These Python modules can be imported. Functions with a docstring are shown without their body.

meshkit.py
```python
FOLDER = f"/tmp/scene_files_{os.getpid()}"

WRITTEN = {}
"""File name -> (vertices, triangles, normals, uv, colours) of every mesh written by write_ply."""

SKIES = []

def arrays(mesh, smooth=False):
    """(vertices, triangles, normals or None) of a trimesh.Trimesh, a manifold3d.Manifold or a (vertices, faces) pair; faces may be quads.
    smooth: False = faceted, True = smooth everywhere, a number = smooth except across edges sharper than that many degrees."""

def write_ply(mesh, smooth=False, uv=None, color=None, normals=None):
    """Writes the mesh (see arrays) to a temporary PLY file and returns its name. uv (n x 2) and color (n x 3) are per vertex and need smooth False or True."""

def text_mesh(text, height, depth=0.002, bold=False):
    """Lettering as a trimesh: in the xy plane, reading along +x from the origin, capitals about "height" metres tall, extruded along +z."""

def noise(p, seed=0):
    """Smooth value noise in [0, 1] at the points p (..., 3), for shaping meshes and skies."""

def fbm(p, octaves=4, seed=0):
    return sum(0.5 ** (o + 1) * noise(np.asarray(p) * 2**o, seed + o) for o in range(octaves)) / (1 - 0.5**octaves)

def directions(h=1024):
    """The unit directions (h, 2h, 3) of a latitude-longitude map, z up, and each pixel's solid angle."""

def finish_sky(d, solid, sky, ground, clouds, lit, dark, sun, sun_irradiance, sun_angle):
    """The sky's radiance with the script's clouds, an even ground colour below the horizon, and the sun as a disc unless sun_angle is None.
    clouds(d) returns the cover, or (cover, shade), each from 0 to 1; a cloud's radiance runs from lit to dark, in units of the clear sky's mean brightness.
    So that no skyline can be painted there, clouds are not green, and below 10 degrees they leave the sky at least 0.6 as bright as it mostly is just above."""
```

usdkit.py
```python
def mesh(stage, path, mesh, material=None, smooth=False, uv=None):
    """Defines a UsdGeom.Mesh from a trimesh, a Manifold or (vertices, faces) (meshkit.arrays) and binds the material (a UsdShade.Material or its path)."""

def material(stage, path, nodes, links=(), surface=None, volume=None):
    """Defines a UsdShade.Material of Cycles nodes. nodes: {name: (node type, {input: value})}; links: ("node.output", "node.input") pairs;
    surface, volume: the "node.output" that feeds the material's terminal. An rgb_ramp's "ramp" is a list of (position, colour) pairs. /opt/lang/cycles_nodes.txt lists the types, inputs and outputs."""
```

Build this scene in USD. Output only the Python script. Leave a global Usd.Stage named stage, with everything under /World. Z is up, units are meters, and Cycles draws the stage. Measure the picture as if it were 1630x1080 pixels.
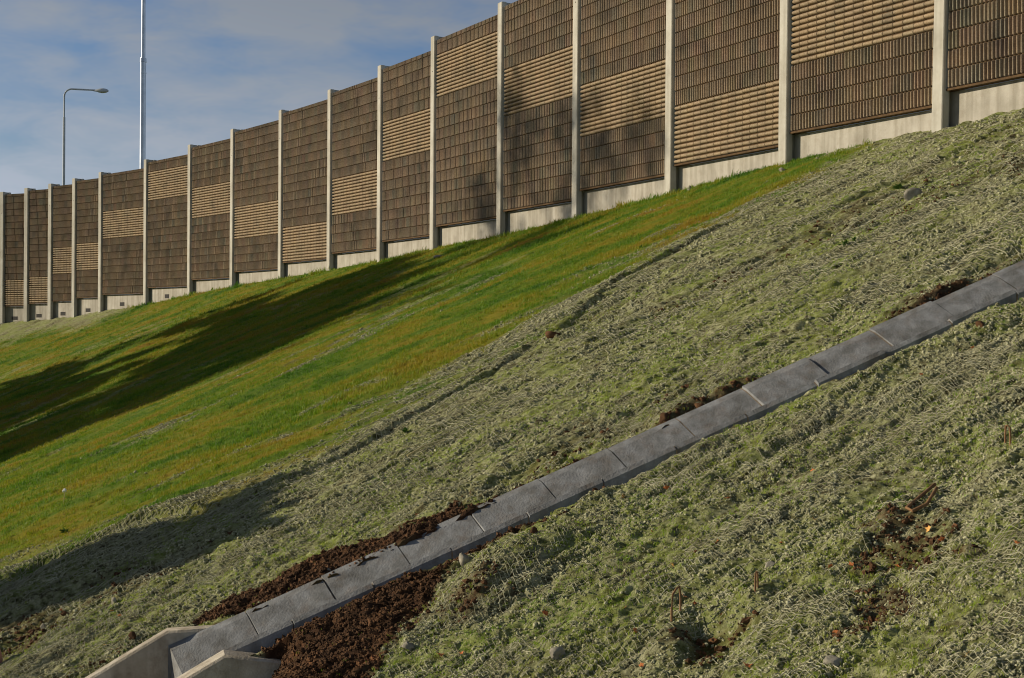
import math
import numpy as np, trimesh, shapely, usdkit, meshkit
from scipy.spatial import cKDTree
from scipy.interpolate import PchipInterpolator
from pxr import Usd, UsdGeom, UsdLux, UsdShade, Gf, Sdf, Vt

stage = Usd.Stage.CreateInMemory()
UsdGeom.SetStageUpAxis(stage, 'Z')
UsdGeom.SetStageMetersPerUnit(stage, 1.0)
WORLD = UsdGeom.Xform.Define(stage, '/World')
stage.SetDefaultPrim(WORLD.GetPrim())
rng = np.random.default_rng(7)

# ------------------------------------------------------------------ camera, sky, sun, exposure
F_PX, CX, CY = 2441.0, 815.0, 540.0
PITCH, ROLL = math.radians(.235), math.radians(.4)
EXPOSURE = 0.36
SUN_AZ = np.array([-.991, .13]); SUN_EL = math.radians(16.5)
SUN_INT, SKY_STR = 1.25, .068
cam = UsdGeom.Camera.Define(stage, '/World/camera')
cam.CreateFocalLengthAttr(36.0 * F_PX / 1630)
cam.CreateHorizontalApertureAttr(36.0)
cam.CreateVerticalApertureAttr(36.0 * 678 / 1024)
cam.CreateExposureAttr(EXPOSURE)
cam.CreateClippingRangeAttr(Gf.Vec2f(.1, 5000))
_x = UsdGeom.Xformable(cam)
_x.AddRotateXOp().Set(90 - math.degrees(PITCH))
_x.AddRotateZOp().Set(math.degrees(ROLL))

SUN = np.array([*(SUN_AZ / np.linalg.norm(SUN_AZ) * math.cos(SUN_EL)), math.sin(SUN_EL)])
M = usdkit.material
dome = UsdLux.DomeLight.Define(stage, '/World/sky')
dome.CreateIntensityAttr(1.0)
sky_mat = M(stage, '/World/Looks/sky', {
    'tc': ('texture_coordinate', {}),
    'sky': ('sky_texture', {'sky_type': 'single_scattering', 'sun_disc': False, 'sun_elevation': SUN_EL,
                            'sun_rotation': math.atan2(SUN[0], SUN[1]), 'air_density': 1.0, 'aerosol_density': .45, 'ozone_density': 1.4}),
    'map': ('mapping', {'scale': (1.0, 1.0, 2.9), 'rotation': (0.0, 0.06, 0.0), 'location': (3.1, .4, 1.3)}),
    'n1': ('noise_texture', {'scale': 8.5, 'detail': 7.0, 'roughness': .55, 'distortion': .3}),
    'n2': ('noise_texture', {'scale': 17.0, 'detail': 6.0, 'roughness': .58, 'distortion': .4}),
    'mx': ('mix', {'fac': .45}),
    'rc': ('rgb_ramp', {'ramp': [(0, (0, 0, 0)), (.33, (.05,) * 3), (.42, (.34,) * 3), (.50, (.66,) * 3), (.60, (1, 1, 1)), (1, (1, 1, 1))]}),
    'bw': ('rgb_to_bw', {}), 'lum': ('rgb_to_bw', {}),
    'cl': ('mix', {'mix_type': 'multiply', 'fac': 1.0, 'color2': (.93, 1.06, 1.26)}),
    'grey': ('combine_color', {}),
    'skyd': ('mix', {'mix_type': 'multiply', 'fac': 1.0, 'color2': (.66, .76, 1.0)}),
    'm': ('mix', {}),
    'bg': ('background_shader', {'strength': SKY_STR}),
}, [('tc.generated', 'map.vector'), ('map.vector', 'n1.vector'), ('map.vector', 'n2.vector'), ('n1.fac', 'mx.color1'), ('n2.fac', 'mx.color2'),
    ('mx.color', 'bw.color'), ('bw.val', 'rc.fac'), ('sky.color', 'lum.color'), ('lum.val', 'grey.r'), ('lum.val', 'grey.g'), ('lum.val', 'grey.b'),
    ('grey.color', 'cl.color1'), ('sky.color', 'skyd.color1'), ('skyd.color', 'm.color1'), ('cl.color', 'm.color2'), ('rc.color', 'm.fac'), ('m.color', 'bg.color')], surface='bg.background')
UsdShade.MaterialBindingAPI.Apply(dome.GetPrim()).Bind(sky_mat)
sun = UsdLux.DistantLight.Define(stage, '/World/sun')
sun.CreateNormalizeAttr(True); sun.CreateIntensityAttr(SUN_INT); sun.CreateAngleAttr(.55); sun.CreateColorAttr(Gf.Vec3f(1.0, .87, .67))
_z = SUN; _xx = np.cross([0, 0, 1.], _z); _xx /= np.linalg.norm(_xx); _yy = np.cross(_z, _xx)
UsdGeom.Xformable(sun).AddTransformOp().Set(Gf.Matrix4d(*_xx, 0, *_yy, 0, *_z, 0, 0, 0, 0, 1))

# ------------------------------------------------------------------ helpers
_names = {}
def numbered(parent, name):
    k = (parent, name); n = _names.get(k, 0); _names[k] = n + 1
    return f'{parent}/{name}' + (f'_{n:03d}' if n else '')
def tag(prim, label=None, category=None, group=None, kind=None):
    for k, v in (('label', label), ('category', category), ('group', group), ('kind', kind)):
        if v: prim.SetCustomDataByKey(k, v)
    return prim
def path_of(parent):
    return '/World' if parent is None else str(parent.GetPath())
def obj(name, mesh, mat, parent=None, smooth=False, tone=None, zone=None):
    p = usdkit.mesh(stage, numbered(path_of(parent), name), mesh, mat, smooth)
    for nm, val in (('tone', tone), ('zone', zone)):
        if val is not None:
            n = len(p.GetPointsAttr().Get())
            a = np.broadcast_to(np.asarray(val, np.float32), (n, 3))
            UsdGeom.PrimvarsAPI(p).CreatePrimvar(nm, Sdf.ValueTypeNames.Color3fArray, 'vertex').Set(Vt.Vec3fArray.FromNumpy(np.ascontiguousarray(a)))
    return p.GetPrim()
def thing(name, label, cat, loc=(0, 0, 0), rotz=0., group=None, tilt=0.):
    x = UsdGeom.Xform.Define(stage, numbered('/World', name))
    x.AddTranslateOp().Set(Gf.Vec3d(*map(float, loc)))
    if rotz: x.AddRotateZOp().Set(math.degrees(rotz))
    if tilt: x.AddRotateYOp().Set(math.degrees(tilt))
    return tag(x.GetPrim(), label, cat, group)
def box(x0, x1, y0, y1, z0, z1):
    b = trimesh.creation.box((x1 - x0, y1 - y0, z1 - z0)); b.apply_translation(((x0 + x1) / 2, (y0 + y1) / 2, (z0 + z1) / 2)); return b
def cbox(x0, x1, y0, y1, z0, z1, c=.012):
    """box with chamfered vertical and top edges"""
    v = []
    for z, k in ((z0, c), (z1 - c, c), (z1, 2 * c)):
        a = c if k == c else c
        xs = (x0, x1) if k == c else (x0 + c, x1 - c); ys = (y0, y1) if k == c else (y0 + c, y1 - c)
        X0, X1, Y0, Y1 = xs[0], xs[1], ys[0], ys[1]
        v += [(X0 + a, Y0, z), (X1 - a, Y0, z), (X1, Y0 + a, z), (X1, Y1 - a, z), (X1 - a, Y1, z), (X0 + a, Y1, z), (X0, Y1 - a, z), (X0, Y0 + a, z)]
    return trimesh.convex.convex_hull(np.array(v))
cat_ = trimesh.util.concatenate
def fast_cat(parts):
    vs, fs, n = [], [], 0
    for v, f in parts:
        vs.append(v); fs.append(f + n); n += len(v)
    return np.vstack(vs), np.vstack(fs)
def sstep(a, b, x):
    t = np.clip((x - a) / (b - a), 0, 1); return t * t * (3 - 2 * t)

# ------------------------------------------------------------------ survey: wall line and slope, in metres (camera at the origin)
def ray(px, py):
    px, py = np.asarray(px, float), np.asarray(py, float)
    x, y = (px - CX) / F_PX, -(py - CY) / F_PX
    c, s = math.cos(ROLL), math.sin(ROLL); xr, yr = c * x - s * y, s * x + c * y
    cp, sp = math.cos(PITCH), math.sin(PITCH)
    return np.stack([xr, cp + sp * yr, -sp + cp * yr], -1)
def proj(P):
    P = np.asarray(P, float); cp, sp = math.cos(PITCH), math.sin(PITCH)
    fy = np.maximum(P[..., 1] * cp - P[..., 2] * sp, 1e-3); up = P[..., 1] * sp + P[..., 2] * cp
    xr, yr = P[..., 0] / fy, up / fy; c, s = math.cos(ROLL), math.sin(ROLL)
    return CX + F_PX * (c * xr + s * yr), CY - F_PX * (-s * xr + c * yr), P[..., 1]

XP = np.array([3, 42, 80, 118, 160, 232, 302, 370, 447, 525, 605, 690, 797, 918, 1067, 1250, 1497.])
HH = np.array([178, 179.5, 182.5, 186, 190, 201.5, 209, 222, 237, 255, 273.5, 297, 328.5, 363, 404, 448, 532])
TOPY = np.array([309, 301, 293, 285, 276, 253, 233, 207, 178, 147, 108, 60, 5, -60, -140, -250, -390.])
BOTY = np.array([488, 484, 480, 475, 469.6, 459, 446.5, 434, 419.5, 404.7, 386, 362, 338, 305, 266, 214.8, 147])
BASEY = np.array([512, 508, 505, 501, 493, 482, 467, 453, 440, 426, 411, 391, 370, 341, 302, 252, 195.])
ROW = .3; ROWS = 17.5; WOOD = ROW * ROWS
_t = (XP - CX) / F_PX
_h = np.polyval(np.polyfit(_t, HH, 3, w=1 / HH), _t)
_Z = F_PX * WOOD / _h
_r = ray(XP, (BOTY + TOPY) / 2); PW = _r[:, :2] / _r[:, 1:2] * _Z[:, None]
_r = ray(XP, BOTY); ZBOT = _r[:, 2] / _r[:, 1] * _Z
_r = ray(XP, BASEY); ZBASE = _r[:, 2] / _r[:, 1] * _Z
_d0 = (PW[-1] - PW[-2]) / np.linalg.norm(PW[-1] - PW[-2]); _dl = (PW[0] - PW[1]) / np.linalg.norm(PW[0] - PW[1])
PW = np.vstack([PW, PW[-1] + _d0 * 4.15, PW[-1] + _d0 * 8.3])
_tg = np.gradient(PW, axis=0); _tg /= np.linalg.norm(_tg, axis=1, keepdims=True); PW = PW + .15 * np.stack([-_tg[:, 1], _tg[:, 0]], 1)      # the surveyed points lie on the posts' front faces
ZBOT = np.r_[ZBOT, ZBOT[-1] + .17, ZBOT[-1] + .34]
PE = np.vstack([PW[0] + _dl * 300, PW[0] + _dl * 8, PW, PW[-1] + _d0 * 300])
sE = np.r_[0, np.cumsum(np.linalg.norm(np.diff(PE, axis=0), axis=1))]
zE = np.r_[.1, .1, ZBASE, ZBASE[-1] + .14, ZBASE[-1] + .22, ZBASE[-1] + .22]
ss = np.concatenate([np.arange(0, 292, 4.), np.arange(292, sE[-2] + 1, .1), np.arange(sE[-2] + 1, sE[-1], 4.)])
_fx, _fy, _fz = (PchipInterpolator(sE, q) for q in (PE[:, 0], PE[:, 1], zE))
WL = np.stack([_fx(ss), _fy(ss)], 1); WZ = _fz(ss)
wtree = cKDTree(WL); WT = np.gradient(WL, axis=0); WT /= np.linalg.norm(WT, axis=1, keepdims=True)
WN = np.stack([WT[:, 1], -WT[:, 0]], 1)
if WN[len(WN) // 2] @ (-WL[len(WN) // 2]) < 0: WN = -WN
GRADE = .43; TOE = 21.0
def wall_coords(x, y):
    q = np.stack([x, y], -1); _, i = wtree.query(q, workers=-1); dq = q - WL[i]
    dv = (dq * WN[i]).sum(-1)
    return ss[i] + (dq * WT[i]).sum(-1), np.linalg.norm(dq, axis=-1) * np.sign(dv), WZ[i]
def slope_z(d, wz):
    dd = np.clip(d, 0, None)
    fall = GRADE * (dd - np.logaddexp(0, (dd - TOE) / 1.2) * 1.2)
    return wz - .04 - fall + np.where(d < -.6, .45, 0) * 0
def ground0(x, y):
    s, d, wz = wall_coords(x, y); return slope_z(d, wz)
def hit(px, py, fn=None):
    """where the line of sight of a point of the photograph meets the slope"""
    fn = fn or ground0; r = ray(np.atleast_1d(px), np.atleast_1d(py)); k = np.geomspace(4.5, 90, 1500); out = []
    for rr in r:
        P = rr[None] * k[:, None]; b = np.nonzero(P[:, 2] < fn(P[:, 0], P[:, 1]))[0]
        out.append(P[b[0]] if len(b) else P[-1])
    return np.array(out)

# drainage channel axis (far rim line), measured from its joints
_J = np.array([[1575, 433], [1480, 480], [1380, 527], [1283, 580], [1185, 632], [1085, 688], [983, 735], [875, 780], [763, 827], [643, 870], [525, 918], [395, 968], [268, 1018]])
_P = hit(_J[:, 0], _J[:, 1]); _k = np.arange(len(_P))
_cx, _cy = np.polyfit(_k, _P[:, 0], 1), np.polyfit(_k, _P[:, 1], 1)
SEG = math.hypot(_cx[0], _cy[0])                                    # plan length of a channel section
CH_D = np.array([_cx[0], _cy[0]]) / SEG                              # downhill
CH_0 = np.array([_cx[1], _cy[1]])
CH_W = np.array([CH_D[1], -CH_D[0]])
if CH_W[1] < 0: CH_W = -CH_W                                          # points to the far (upper) bank
NSEG = 12; C_END = SEG * 12
_zz = ground0(CH_0[0] + CH_D[0] * _k * SEG, CH_0[1] + CH_D[1] * _k * SEG)
CH_Z = np.polyfit(_k * SEG, _zz, 1)
CW = .80                                                              # channel width
def chan(x, y):
    q0, q1 = x - CH_0[0], y - CH_0[1]
    return q0 * CH_D[0] + q1 * CH_D[1], q0 * CH_W[0] + q1 * CH_W[1]
def cpt(c, w, dz=0.):
    c, w = np.asarray(c, float), np.asarray(w, float)
    p = CH_0[0] + CH_D[0] * c + CH_W[0] * w, CH_0[1] + CH_D[1] * c + CH_W[1] * w, np.polyval(CH_Z, c) + dz
    return np.stack(np.broadcast_arrays(*p), -1)

SKEW = .33                                                            # the joints run a little aslant
# zones of the slope
_B = np.array([[1500, 190], [1420, 212], [1330, 258], [1230, 305], [1130, 348], [1040, 390], [960, 440], [840, 512], [740, 575], [640, 642], [540, 694], [450, 738], [370, 775], [280, 806], [180, 838], [90, 872], [0, 905], [-250, 990]])
_P = hit(_B[:, 0], _B[:, 1]); _s, _d, _ = wall_coords(_P[:, 0], _P[:, 1]); _o = np.argsort(_d); BD, BS = _d[_o], _s[_o]
def poly(px):
    P = hit([p[0] for p in px], [p[1] for p in px]); q = shapely.Polygon(P[:, :2]).buffer(0); shapely.prepare(q); return q
SOIL_HI = poly([(300, 992), (340, 958), (430, 918), (520, 876), (640, 842), (730, 806), (760, 806), (763, 830), (643, 872), (525, 920), (395, 970), (310, 995)])
SOIL_LO = poly([(428, 1005), (560, 950), (700, 896), (820, 850), (930, 806), (980, 770), (1000, 775), (960, 800), (880, 845), (800, 885), (720, 918), (690, 960), (640, 1030), (560, 1130), (380, 1130)])
BARE = [poly(p) for p in ([(1090, 1010), (1130, 975), (1180, 985), (1160, 1030), (1110, 1050)], [(1370, 850), (1420, 815), (1500, 850), (1520, 890), (1430, 905), (1380, 890)],
        [(1330, 960), (1420, 915), (1470, 930), (1440, 985), (1350, 1000)], [(0, 985), (60, 965), (110, 990), (60, 1030), (0, 1050)], [(690, 985), (760, 950), (800, 960), (740, 1000)])]
def sdist(pl, x, y):
    """signed distance to a plan polygon, positive inside"""
    b = shapely.boundary(pl); near = np.full(np.size(x), -9.); mnx, mny, mxx, mxy = pl.bounds
    k = (np.ravel(x) > mnx - .4) & (np.ravel(x) < mxx + .4) & (np.ravel(y) > mny - .4) & (np.ravel(y) < mxy + .4)
    qx, qy = np.ravel(x)[k], np.ravel(y)[k]; dd = np.full(len(qx), 9.); co = shapely.get_coordinates(b)
    for (ax, ay), (bx2, by2) in zip(co[:-1], co[1:]):
        l2 = (bx2 - ax) ** 2 + (by2 - ay) ** 2 + 1e-12; tt = np.clip(((qx - ax) * (bx2 - ax) + (qy - ay) * (by2 - ay)) / l2, 0, 1); dd = np.minimum(dd, np.hypot(qx - ax - tt * (bx2 - ax), qy - ay - tt * (by2 - ay)))
    near[k] = np.where(shapely.contains_xy(pl, qx, qy), dd, -dd)
    return near.reshape(np.shape(x))
_TAB = np.random.default_rng(99).random((512, 512)).astype(np.float32)
def vnoise(u, v, seed):
    u = u + seed * 37.37; v = v + seed * 91.73
    iu, iv = np.floor(u).astype(np.int32), np.floor(v).astype(np.int32); a, b = u - iu, v - iv
    a = a * a * (3 - 2 * a); b = b * b * (3 - 2 * b); i0, i1, j0, j1 = iu & 511, (iu + 1) & 511, iv & 511, (iv + 1) & 511
    return (_TAB[i0, j0] * (1 - a) + _TAB[i1, j0] * a) * (1 - b) + (_TAB[i0, j1] * (1 - a) + _TAB[i1, j1] * a) * b
def nz(s, d, fs, fd=None, seed=0):
    fd = fs if fd is None else fd
    return vnoise(s * fs * .96 + d * fd * .28, d * fd * .96 - s * fs * .28, seed) if fs == fd else vnoise(s * fs, d * fd, seed)
def fb(s, d, fs, fd=None, octaves=3, seed=0):
    fd = fs if fd is None else fd
    return sum(.5 ** (o + 1) * nz(s, d, fs * 2 ** o, fd * 2 ** o, seed * 7 + o) for o in range(octaves)) / (1 - .5 ** octaves)
def zones(x, y, s, d):
    """grass, soil, patchiness of mat in the grass"""
    sb = np.interp(d, BD, BS)
    wob = (fb(s, d, 1.6, .5, 3, 11) - .5) * 2.6 + (fb(s, d, 5, 1.6, 2, 12) - .5) * 1.2
    g = sstep(-1.25, .85, (sb - s) + wob * 1.15)
    far = sstep(0, 1.5, 311.5 - s + (fb(s, d, .8, .8, 2, 13) - .5) * 3) * sstep(3.2, 1.2, d + (fb(s, d, .6, .6, 2, 14) - .5) * 2) * (s > 300)
    ruts = sstep(.57, .66, fb(s, d, 1.7, .95, 4, 15)) * sstep(.50, .62, fb(s, d, .5, .3, 2, 16))
    g = g * (1 - far) * (1 - .5 * ruts * sstep(.5, 2.0, d))
    c, w = chan(x, y); streak = sstep(.565, .68, fb(s, d, 1.1, .25, 3, 3)) * sstep(.42, .6, fb(s, d, 5, 2.5, 3, 20))
    k = (fb(s, d, 9, 9, 3, 17) - .5) * .28
    soil = np.maximum(sstep(-.06, .08, sdist(SOIL_HI, x, y) + k), sstep(-.06, .10, sdist(SOIL_LO, x, y) + k))
    for b in BARE: soil = np.maximum(soil, .62 * sstep(-.10, .10, sdist(b, x, y) + 1.8 * k))
    soil = np.maximum(soil, .42 * streak * (1 - g))
    rim = sstep(.30, .06, np.abs(w - .05) + (fb(s, d, 3, 1.5, 3, 18) - .5) * .5) * (c > -2) * (c < C_END - .2)
    soil = np.maximum(soil, .75 * rim)
    soil = np.maximum(soil, .9 * sstep(.26, .14, w + .45 * (fb(s, d, 2.2, 1.6, 3, 19) - .5)) * (w > -.05) * (c > -3) * (c < C_END - .3))
    return g * (1 - soil), soil, c, w
def height(x, y, fine=True, want=False):
    s, d, wz = wall_coords(x, y); z = slope_z(d, wz)
    g, soil, c, w = zones(x, y, s, d); mat = np.clip(1 - g - soil, 0, 1)
    r = np.hypot(x, y); near = sstep(95, 60, r)
    dz = (fb(s, d, .45, .3, 2, 1) - .5) * .16 * sstep(.2, 2, d)
    dz = dz + (fb(s, d, 2.4, .45, 3, 2) - .5) * (.13 * mat + .09 * g + .10 * soil) * sstep(0, 1, d)
    tr = fb(s, d, 1.1, .25, 3, 3)
    dz = dz - .075 * sstep(.56, .68, tr) * mat
    # the mat's overlapping edge: a step that runs down the slope
    sb = np.interp(d, BD, BS); e = s - sb - 1.15 - (fb(s, d, .5, .35, 2, 4) - .5) * .9
    dz = dz + .07 * sstep(.05, -.05, e) * sstep(-1.2, -.1, e) * sstep(1, 4, d)
    if fine:
        dz = dz + (fb(s, d, 8, 6, 3, 5) - .5) * (.062 * mat + .030 * g + .13 * soil)
        dz = dz + (fb(s, d, 26, 22, 2, 6) - .5) * (.046 * mat + .012 * g + .055 * soil) + (fb(s, d, 7, 1.1, 3, 7) - .5) * .075 * mat
    dz = dz * near
    # banks of the channel and the trench that holds it
    wl = np.where(w > 0, sstep(.7, .1, w), sstep(-CW - .75, -CW - .12, w)) * sstep(-4.5, -3, c) * sstep(C_END + 3.2, C_END + 2.2, c)
    z = z + (np.polyval(CH_Z, c) - .005 - z) * wl
    inr = (c > -4) & (c < C_END + .05); lo = sstep(2.2, 5.0, c)
    up = w + .02
    bank = (.09 * sstep(.42, .62, nz(s, d, .9, .7, 24)) + .02) * sstep(.14, .26, w + .12 * (nz(s, d, 4, 3, 22) - .5)) * sstep(.75, .32, w) * (.25 + 1.1 * sstep(.3, .7, nz(s, d, 1.1, .9, 21))) - .03 * sstep(.2, .02, w)
    dz = dz + np.where(inr & (w > -.03) & (w < .8), bank * (1 - .35 * lo), 0)
    low = -(CW + .05)
    trench = (-(.085 + .07 * lo) + .09 * (fb(s, d, 3.2, 2.4, 3, 23) - .5)) * sstep(low - .50, low - .10, w) + .05 * np.exp(-((w - low + .42) / .16) ** 2) * (1 - .5 * lo)
    dz = dz + np.where(inr & (w < low + .02) & (w > low - .9), trench, 0)
    dz = np.where(inr & (w >= -.02 - CW - .04) & (w <= -.012), -.42, dz)
    dz = np.where((c > C_END + .0 + SKEW * w) & (c < C_END + 2.2) & (w > np.where(c > C_END - .32, -1.11, -CW - .10)) & (w < .12), -.95, dz)
    dz = np.where((c > C_END - .85) & (c < C_END + 2) & (w < -1.02) & (w > -1.9), dz - .36 * sstep(-1.9, -1.15, w) * sstep(C_END - .95, C_END - .6, c), dz)
    # mound of bunched mat on the spoil below the channel
    q = MOUND
    dz = dz + .17 * np.exp(-(((x - q[0]) * .9 + (y - q[1]) * .45) / .55) ** 2 - ((-(x - q[0]) * .45 + (y - q[1]) * .9) / .3) ** 2)
    for (hx, hy, hr, ha) in DIPS: dz = dz + ha * np.exp(-(((x - hx) / hr) ** 2 + ((y - hy) / (hr * 1.6)) ** 2))
    return (z + dz, g, soil, s, d) if want else z + dz
MOUND = hit(790, 935)[0]
DIPS = []
for px, py, r_, a_ in ((1125, 1005, .16, -.15), (1075, 1015, .12, .08), (1440, 870, .22, -.07), (1400, 950, .25, -.06), (1500, 780, .2, -.05), (690, 975, .22, -.12), (885, 540, .3, .07), (1060, 665, .18, .06),
                       (1180, 655, .14, .05), (30, 1010, .2, -.08), (1545, 740, .14, -.06), (200, 990, .08, .04), (1340, 520, .25, -.05), (1540, 350, .3, -.07), (1455, 315, .14, .08), (1150, 350, .3, -.07)):
    h_ = hit(px, py)[0]; DIPS.append((h_[0], h_[1], r_, a_))

# ------------------------------------------------------------------ materials
def noise_mat(name, stops, scale=6., rough=.85, bump=.0, bscale=None, spec=.3, stretch=(1, 1, 1), detail=6., tone=None, extra=None, coord='pos'):
    n = {'geo': ('geometry', {}), 'map': ('mapping', {'scale': stretch}), 'n': ('noise_texture', {'scale': scale, 'detail': detail, 'roughness': .62}),
         'r': ('rgb_ramp', {'ramp': stops}), 'p': ('principled_bsdf', {'roughness': rough, 'specular_ior_level': spec})}
    l = [('geo.position', 'map.vector'), ('map.vector', 'n.vector'), ('n.fac', 'r.fac')]
    out = 'r.color'
    if extra:
        n['en'] = ('noise_texture', {'scale': extra, 'detail': 5.0, 'roughness': .6}); n['er'] = ('rgb_ramp', {'ramp': [(.30, (.66, .68, .70)), (.46, (.95, .95, .95)), (.7, (1.12, 1.08, 1.02))]}); n['em'] = ('mix', {'mix_type': 'multiply', 'fac': 1.0})
        l += [('geo.position', 'en.vector'), ('en.fac', 'er.fac'), (out, 'em.color1'), ('er.color', 'em.color2')]; out = 'em.color'
    if tone:
        n['a'] = ('attribute', {'attribute': tone}); n['mt'] = ('mix', {'mix_type': 'multiply', 'fac': 1.0})
        l += [(out, 'mt.color1'), ('a.color', 'mt.color2')]; out = 'mt.color'
    if bump:
        n['bn'] = ('noise_texture', {'scale': bscale or scale * 6, 'detail': 5.0, 'roughness': .65}); n['b'] = ('bump', {'strength': bump, 'distance': .01})
        l += [('geo.position', 'bn.vector'), ('bn.fac', 'b.height'), ('b.normal', 'p.normal')]
    l.append((out, 'p.base_color'))
    return M(stage, '/World/Looks/' + name, n, l, surface='p.BSDF')
def concrete(name, lo, mid, hi, streak=.5, mud=.0, ns=1.6):
    n = {'geo': ('geometry', {}), 'n': ('noise_texture', {'scale': ns, 'detail': 8.0, 'roughness': .68}), 'r': ('rgb_ramp', {'ramp': [(.25, lo), (.5, mid), (.75, hi)]}),
         'ms': ('mapping', {'scale': (5., 5., .35)}), 'ns': ('noise_texture', {'scale': 1.5, 'detail': 4.0}), 'rs': ('rgb_ramp', {'ramp': [(.35, (.62, .60, .56)), (.6, (1, 1, 1))]}),
         'mm': ('mix', {'mix_type': 'multiply', 'fac': streak}), 'v': ('voronoi_texture', {'scale': 38.0}), 'rv': ('rgb_ramp', {'ramp': [(0, (.45, .43, .4)), (.045, (.5, .48, .45)), (.07, (1, 1, 1))]}),
         'mv': ('mix', {'mix_type': 'multiply', 'fac': .55}), 'bn': ('noise_texture', {'scale': 60.0, 'detail': 4.0}), 'b': ('bump', {'strength': .6, 'distance': .008}),
         'mn': ('noise_texture', {'scale': 6.5, 'detail': 8.0, 'roughness': .72}), 'mr': ('rgb_ramp', {'ramp': [(.50, (0, 0, 0)), (.70, (mud,) * 3)]}), 'mu': ('mix', {'color2': (.13, .085, .05)}),
         'p': ('principled_bsdf', {'roughness': .9, 'specular_ior_level': .25})}
    l = [('geo.position', 'mn.vector'), ('mn.fac', 'mr.fac'), ('mr.color', 'mu.fac'), ('mv.color', 'mu.color1'), ('mu.color', 'p.base_color'), ('geo.position', 'n.vector'), ('n.fac', 'r.fac'), ('geo.position', 'ms.vector'), ('ms.vector', 'ns.vector'), ('ns.fac', 'rs.fac'), ('r.color', 'mm.color1'), ('rs.color', 'mm.color2'),
         ('geo.position', 'v.vector'), ('v.distance', 'rv.fac'), ('mm.color', 'mv.color1'), ('rv.color', 'mv.color2'), ('geo.position', 'bn.vector'), ('bn.fac', 'b.height'), ('b.normal', 'p.normal')]
    return M(stage, '/World/Looks/' + name, n, l, surface='p.BSDF')
MAT = {}
MAT['post'] = concrete('post_concrete', (.29, .275, .23), (.38, .365, .315), (.46, .445, .39), .5, .15)
MAT['plinth'] = concrete('plinth_concrete', (.24, .225, .185), (.32, .30, .255), (.39, .37, .32), .7, .22)
MAT['channel'] = concrete('channel_concrete', (.10, .10, .098), (.185, .192, .196), (.28, .29, .295), .8, .38, 7.)
MAT['headwall'] = concrete('headwall_concrete', (.22, .19, .145), (.37, .335, .27), (.49, .455, .385), .8, .5, 4.)
MAT['dark_tile'] = noise_mat('dark_tile', [(.3, (.135, .098, .064)), (.5, (.225, .175, .122)), (.7, (.32, .26, .19))], 55., .95, .6, 140., .15, tone='tone', extra=1.3)
MAT['log_tile'] = noise_mat('log_tile', [(.3, (.155, .11, .066)), (.5, (.245, .188, .12)), (.72, (.34, .275, .19))], 45., .95, .6, 140., .15, tone='tone', extra=1.8)
MAT['board'] = noise_mat('board', [(.3, (.045, .027, .013)), (.6, (.085, .05, .022)), (.8, (.12, .072, .032))], 9., .9, .3, 60., .2, (1, 1, .2))
MAT['steel'] = M(stage, '/World/Looks/galvanised_steel', {'geo': ('geometry', {}), 'n': ('noise_texture', {'scale': 3.0, 'detail': 5.0}), 'r': ('rgb_ramp', {'ramp': [(.3, (.33, .36, .39)), (.7, (.45, .47, .49))]}),
                 'p': ('principled_bsdf', {'metallic': .85, 'roughness': .27})}, [('geo.position', 'n.vector'), ('n.fac', 'r.fac'), ('r.color', 'p.base_color')], surface='p.BSDF')
MAT['lamp_steel'] = noise_mat('lamp_paint', [(.3, (.26, .29, .31)), (.7, (.34, .37, .39))], 3., .55, 0, None, .4)
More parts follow.
